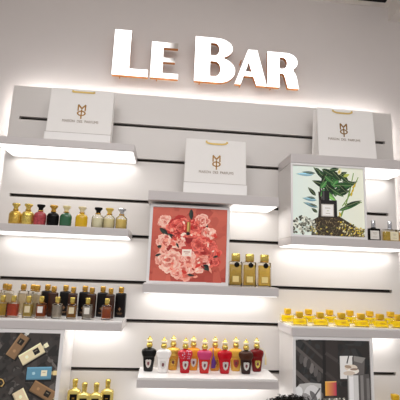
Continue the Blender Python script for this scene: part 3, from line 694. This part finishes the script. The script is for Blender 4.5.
urn_bottle('dark red urn shaped bottle with cream tassel and gold shield', .414, -.040, ZU, urn('urn_maroon', (112, 6, 10)), urn('urn_maroon', (112, 6, 10)), M_GOLDY, 'right')

# 5. three bottles at the far right beside the plant picture
def slab_bottle(label, x, y, z, hw, body, liquid, labelm, lx, lw, rot):
    t = thing('perfume_bottle', label, 'bottle', (x, y, EYE + z), rot, 'square bottles beside the plant picture')
    hb = .054
    obj('glass_body', loft(bmesh.new(), [(hw * .97, .014, 0, 9), (hw, .015, .002, 9), (hw, .015, hb - .003, 9), (hw * .95, .0135, hb, 8)], 36), body, t, True)
    if liquid: obj('liquid', loft(bmesh.new(), [(hw * .9, .0115, .005, 9), (hw * .9, .0115, hb * .84, 9)], 28), liquid, t, True)
    obj('cap', lathe(bmesh.new(), [(0, hb + .004), (.0085, hb + .004), (.009, hb + .006), (.009, hb + .034), (.008, hb + .036), (0, hb + .036)], 18), M_SILVER, t, True)
    obj('collar', lathe(bmesh.new(), [(0, hb - .001), (.011, hb - .001), (.011, hb + .0045), (0, hb + .0045)], 18), M_BLACK if not liquid else M_SILVER, t, True)
    if labelm:
        lb = obj('front_label', nbox(lx - lw, lx + lw, -.0172, -.0150, .007, .044, bev=.0004), labelm, t)
        bm = bmesh.new()
        for zz, w2 in ((.034, .5), (.029, .35), (.016, .55)): box(bm, lx - lw * w2, lx + lw * w2, -.0176, -.0171, zz, zz + .0012)
        obj('print_line', bm, M_INKGREY, lb)
    return t
slab_bottle('black square bottle with white label and silver cap', .899, -.135, .154, .0255, M_BLACK, None, M_LABEL, -.003, .0195, 0)
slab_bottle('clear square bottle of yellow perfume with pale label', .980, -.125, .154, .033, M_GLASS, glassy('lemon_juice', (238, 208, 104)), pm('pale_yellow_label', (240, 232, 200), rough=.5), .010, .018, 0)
slab_bottle('amber square bottle at the right edge of the photo', 1.034, -.13, .154, .020, M_GLASS, glassy('tan_juice', (214, 170, 110)), None, 0, 0, 0)

_y = glassy('bright_yellow_juice', (255, 228, 6)).node_tree.nodes['Principled BSDF']; _y.inputs['Emission Color'].default_value = rgb(255, 226, 20); _y.inputs['Emission Strength'].default_value = .7      # emission added to the liquid to imitate its backlit glow
# 6. low wide bottles along the right shelf
def low_bottle(label, x, y, z, group, dz=0.0):
    t = thing('perfume_bottle', label, 'bottle', (x, y, EYE + z), random.uniform(-.05, .05), group)
    hb = .030 + dz
    obj('glass_body', loft(bmesh.new(), [(.0295, .014, 0, 7), (.031, .015, .002, 7), (.031, .015, hb - .004, 7), (.029, .0135, hb, 6)], 32), M_GLASS, t, True)
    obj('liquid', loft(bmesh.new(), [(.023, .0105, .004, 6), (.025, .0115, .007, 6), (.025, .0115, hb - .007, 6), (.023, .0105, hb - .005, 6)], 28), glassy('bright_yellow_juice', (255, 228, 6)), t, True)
    obj('collar', lathe(bmesh.new(), [(0, hb - .002), (.010, hb - .002), (.010, hb + .002), (0, hb + .002)], 18), M_GOLD, t, True)
    obj('cap', loft(bmesh.new(), [(.0120, .0120, hb + .002, 6), (.0132, .0132, hb + .0035, 6), (.0132, .0132, hb + .021, 6), (.0122, .0122, hb + .023, 5)], 22), pm('yellow_gold_cap', (232, 186, 40), rough=.3, metal=.35), t, True)
    bm = bmesh.new(); box(bm, -.010, .010, -.0166, -.0150, .016, .0185); box(bm, -.006, .006, -.0166, -.0150, .011, .0128)
    obj('front_label', bm, pm('ochre_label', (170, 128, 40), rough=.5), t)
ordn = ['first', 'second', 'third', 'fourth', 'fifth', 'sixth']
for i, x in enumerate((.562, .648, .738, .821, .903, .984)):
    low_bottle(f'low yellow bottle, {ordn[i]} from the left in the front row', x, -.150, -.200, 'low yellow bottles in the front row of the right shelf')
for i, x in enumerate((.541, .633, .726, .817, .907, 1.002)):
    low_bottle(f'low yellow bottle, {ordn[i]} from the left in the back row', x, -.062, -.200, 'low yellow bottles in the back row of the right shelf', .003)

# 7. golden bottles at the bottom of the photo
def gold_bottle(label, x, y, z, h=1.0):
    t = thing('perfume_bottle', label, 'bottle', (x, y, EYE + z), random.uniform(-.04, .04), 'golden bottles with black labels on the bottom shelves')
    obj('glass_body', loft(bmesh.new(), [(.0235, .013, 0, 6), (.025, .0145, .003, 6), (.025, .0145, .076, 6), (.0235, .0138, .083, 5), (.012, .010, .089, 3), (.0085, .0085, .092, 2), (.0085, .0085, .096, 2)]), mat('gold_lacquer', rgb(234, 206, 116), .2, .6, noise=.3, nscale=60, coat=.4), t, True)
    obj('cap', lathe(bmesh.new(), [(0, .095), (.009, .095), (.0095, .098), (.0095, .103), (.0085, .106), (.0105, .111), (.0108, .121), (.009, .125), (0, .126)], 18), M_GOLDY, t, True)
    lb = obj('front_label', nbox(-.0135, .0135, -.0164, -.0135, .044, .072, bev=.0005), M_BLACK, t)
    bm = bmesh.new(); box(bm, -.005, .005, -.0168, -.0163, .057, .0595); box(bm, -.0075, .0075, -.0168, -.0163, .051, .0522)
    obj('print_line', bm, M_GOLD, lb)
gold_bottle('golden bottle with black label beside the concrete bottle picture, at the back', -.320, -.055, -.565)
gold_bottle('golden bottle with black label, left one of the front pair', -.274, -.105, -.565)
gold_bottle('golden bottle with black label, right one of the front pair', -.229, -.105, -.565)
gold_bottle('golden bottle with black label at the back, farthest from the picture', -.192, -.055, -.565)
t = thing('perfume_bottle', 'short yellow capped bottle at the bottom right edge', 'bottle', (.994, -.08, EYE - .565))
obj('glass_body', loft(bmesh.new(), [(.024, .014, 0, 6), (.026, .0155, .003, 6), (.026, .0155, .056, 6), (.022, .013, .061, 5), (.008, .008, .064, 2), (.008, .008, .067, 2)]), M_GLASS, t, True)
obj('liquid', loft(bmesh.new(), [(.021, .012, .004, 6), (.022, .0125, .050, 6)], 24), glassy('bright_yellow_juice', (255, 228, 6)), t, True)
obj('cap', loft(bmesh.new(), [(.012, .012, .066, 6), (.0135, .0135, .068, 6), (.0135, .0135, .086, 6), (.0125, .0125, .088, 5)], 22), pm('yellow_gold_cap', (232, 186, 40)), t, True)
t = thing('price_card', 'small white card lying on the shelf beside the golden bottles', 'card', (-.160, -.150, EYE - .565))
obj('card_front', nbox(-.013, .013, -.001, .001, 0, .030), M_LABEL, t)
obj('card_foot', nbox(-.013, .013, -.001, .014, 0, .0012), M_LABEL, t)

# ------------------------------------------------------------------ the customer in front of the shelves
def skinned(name, chain, edges, parent, m, root=0, sub=2):
    bm = bmesh.new(); lay = bm.verts.layers.skin.verify(); vs = []
    for i, (x, y, z, rx, ry) in enumerate(chain):
        v = bm.verts.new((x, y, z)); v[lay].radius = (rx, ry); v[lay].use_root = (i == root); vs.append(v)
    for a, b in edges: bm.edges.new((vs[a], vs[b]))
    o = obj(name, bm, m, parent)
    k = o.modifiers.new('skin', 'SKIN'); k.use_smooth_shade = True; k.branch_smoothing = .6
    s = o.modifiers.new('sub', 'SUBSURF'); s.levels = sub; s.render_levels = sub
    return o
HX, HY, HT = .412, -.50, EYE - .362          # crown of the head
p = thing('person', 'person with short curly black hair facing the shelves, seen from behind', 'person', (HX, HY, 0))
s_ = HT / 1.60
def Z(v): return v * s_
ch = [(0, 0, Z(.90), .125, .095), (0, .004, Z(1.08), .105, .08), (0, .0, Z(1.25), .125, .085), (0, -.004, Z(1.335), .085, .06), (0, .0, Z(1.385), .046, .046), (0, .004, Z(1.43), .052, .056), (0, .010, Z(1.48), .066, .078), (0, .006, Z(1.535), .064, .078)]
ed = [(0, 1), (1, 2), (2, 3), (3, 4), (4, 5), (5, 6), (6, 7)]
for s in (-1, 1):
    n = len(ch)
    ch += [(s * .155, -.005, Z(1.30), .046, .046), (s * .205, -.01, Z(1.06), .036, .036), (s * .205, .045, Z(.86), .026, .026), (s * .20, .07, Z(.79), .032, .018), (s * .198, .078, Z(.745), .026, .014)]
    ed += [(3, n), (n, n + 1), (n + 1, n + 2), (n + 2, n + 3), (n + 3, n + 4)]
    base = n + 4
    for k, (dy, ln) in enumerate(((.022, .055), (.008, .064), (-.006, .060), (-.020, .046))):
        m0 = len(ch)
        ch += [(s * .196, .078 + dy, Z(.725), .0085, .0085), (s * .192, .086 + dy, Z(.725) - ln * .55, .008, .008), (s * .184, .092 + dy, Z(.725) - ln, .007, .007)]
        ed += [(base, m0), (m0, m0 + 1), (m0 + 1, m0 + 2)]
    m0 = len(ch)
    ch += [(s * .190, .108, Z(.785), .010, .010), (s * .180, .122, Z(.755), .009, .009), (s * .174, .126, Z(.735), .0075, .0075)]
    ed += [(n + 3, m0), (m0, m0 + 1), (m0 + 1, m0 + 2)]
    m0 = len(ch)
    ch += [(s * .088, 0, Z(.80), .080, .080), (s * .095, .01, Z(.46), .052, .055), (s * .098, -.01, Z(.26), .045, .048), (s * .10, -.015, Z(.075), .032, .036), (s * .105, .05, Z(.035), .036, .028), (s * .11, .13, Z(.028), .034, .02)]
    ed += [(0, m0), (m0, m0 + 1), (m0 + 1, m0 + 2), (m0 + 2, m0 + 3), (m0 + 3, m0 + 4), (m0 + 4, m0 + 5)]
skinned('body', ch, ed, p, M_SKIN)
# face: nose, ears, eyes and mouth on the side towards the shelves
bm = bmesh.new()
loft(bm, [(.004, .004, Z(1.51), 2), (.009, .014, Z(1.475), 2), (.013, .016, Z(1.462), 2), (.006, .008, Z(1.455), 2)], 12, 0, .088)
for s in (-1, 1):
    lathe(bm, [(0, Z(1.445)), (.012, Z(1.45)), (.018, Z(1.475)), (.019, Z(1.495)), (.010, Z(1.51)), (0, Z(1.512))], 10, s * .078, .0, sx=.45)
obj('nose_and_ears', bm, M_SKIN, p, True)
bm = bmesh.new()
for s in (-1, 1): lathe(bm, [(0, Z(1.49)), (.009, Z(1.493)), (.012, Z(1.4965)), (.009, Z(1.50)), (0, Z(1.503))], 12, s * .029, .080)
obj('eyes', bm, mat('dark_eye', rgb(40, 28, 22), .2), p, True)
obj('mouth', loft(bmesh.new(), [(.010, .004, Z(1.433), 2), (.022, .006, Z(1.437), 2), (.012, .004, Z(1.442), 2)], 12, 0, .078), mat('lips', rgb(160, 88, 80), .4), p, True)
# clothes
sh = [(0, 0, Z(.86), .142, .108), (0, 0, Z(1.06), .122, .094), (0, 0, Z(1.25), .140, .098), (0, -.004, Z(1.345), .095, .068)]
se = [(0, 1), (1, 2), (2, 3)]
for s in (-1, 1):
    n = len(sh); sh += [(s * .158, -.006, Z(1.305), .058, .058), (s * .206, -.011, Z(1.06), .048, .048), (s * .206, .035, Z(.89), .038, .038)]; se += [(3, n), (n, n + 1), (n + 1, n + 2)]
skinned('shirt', sh, se, p, M_SHIRT)
tr = [(0, 0, Z(.90), .132, .102)]; te = []
for s in (-1, 1):
    n = len(tr); tr += [(s * .090, 0, Z(.79), .092, .092), (s * .096, .008, Z(.46), .066, .068), (s * .10, -.008, Z(.09), .056, .062)]; te += [(0, n), (n, n + 1), (n + 1, n + 2)]
skinned('trousers', tr, te, p, M_TROUSER)
for s in (-1, 1):
    obj('shoe', loft(bmesh.new(), [(.042, .125, 0, 2.6), (.045, .13, .012, 2.6), (.044, .125, .035, 2.5), (.040, .09, .065, 2.3)], 24, s * .107, .045), M_SHOE, p, True)
# curly hair
bm = bmesh.new()
hc = Vector((0, -.006, HT - .105))
bmesh.ops.create_icosphere(bm, subdivisions=4, radius=1.0)
for v in bm.verts:
    d = v.co.normalized(); k = 1 + .035 * math.sin(d.x * 17 + 2) * math.sin(d.y * 15) * math.sin(d.z * 19 + 1)
    q = Vector((d.x * .106 * k, d.y * .108 * k, d.z * .094 * k))
    if d.y > .35 and d.z < .25: q *= .72          # the hair leaves the face free
    if d.z < -.55: q *= .8
    v.co = hc + q
for i in range(900):
    while True:
        d = Vector((random.gauss(0, 1), random.gauss(0, 1), random.gauss(0, 1))).normalized()
        if d.z > -.6 and not (d.y > .45 and d.z < .35): break
    o_ = hc + Vector((d.x * .105, d.y * .107, d.z * .093)); u = d.orthogonal().normalized(); w_ = d.cross(u)
    ph = random.uniform(0, 6.28); R_c = random.uniform(.004, .0085); ln = random.uniform(.006, .016); tl = Vector((random.gauss(0, .35), random.gauss(0, .35), random.gauss(-.2, .3)))
    pts = [o_ + (d + tl * .6) * (ln * j / 7) + R_c * (u * math.cos(ph + j * 1.05) + w_ * math.sin(ph + j * 1.05)) for j in range(8)]
    tube(bm, pts, [.0016, .0018, .0018, .0018, .0017, .0015, .0012, .0006], 4)
obj('curly_hair', bm, M_HAIR, p, True)

# ------------------------------------------------------------------ light
w = bpy.data.worlds.new('World'); sc.world = w; w.use_nodes = True
w.node_tree.nodes['Background'].inputs[0].default_value = (.985, .98, .985, 1); w.node_tree.nodes['Background'].inputs[1].default_value = 0.42
def area(name, loc, size, sy, power, rot=(0, 0, 0), col=(1, .985, .98)):
    l = bpy.data.lights.new(name, 'AREA'); l.shape = 'RECTANGLE'; l.size = size; l.size_y = sy; l.energy = power; l.color = col
    o = bpy.data.objects.new(name, l); COL.objects.link(o); o.location = loc; o.rotation_euler = rot
    return o
area('front_fill_light', (.2, -2.4, CEIL - .02), 3.2, .5, 46)  # unseen fill, added to light the bottle fronts and give them highlights
area('tilted_fill_light', (.2, -1.3, CEIL - .02), 2.4, .12, 9, (math.radians(22), 0, 0))  # added unseen fill, tilted towards the shelves to lift the front light

# ------------------------------------------------------------------ camera
yaw, pitch, roll, fpx = 0.08715, 0.17894, 0.038332, 391.76
cy_, sy_, cp, sp = math.cos(yaw), math.sin(yaw), math.cos(pitch), math.sin(pitch)
fwd = Vector((sy_ * cp, cy_ * cp, sp)); right = Vector((cy_, -sy_, 0)); up = right.cross(fwd)
c_, s__ = math.cos(roll), math.sin(roll)
r2 = right * c_ + up * s__; u2 = up * c_ - right * s__
cam = bpy.data.cameras.new('camera'); cam.sensor_width = 36.0; cam.lens = 36.0 * fpx / 400.0; cam.clip_start = .02
co = bpy.data.objects.new('camera', cam); COL.objects.link(co)
mw = Matrix((r2, u2, -fwd)).transposed().to_4x4(); mw.translation = Vector((0, -1.75, EYE)); co.matrix_world = mw
sc.camera = co
sc.view_settings.view_transform = 'Standard'
sc.view_settings.exposure = 0.16
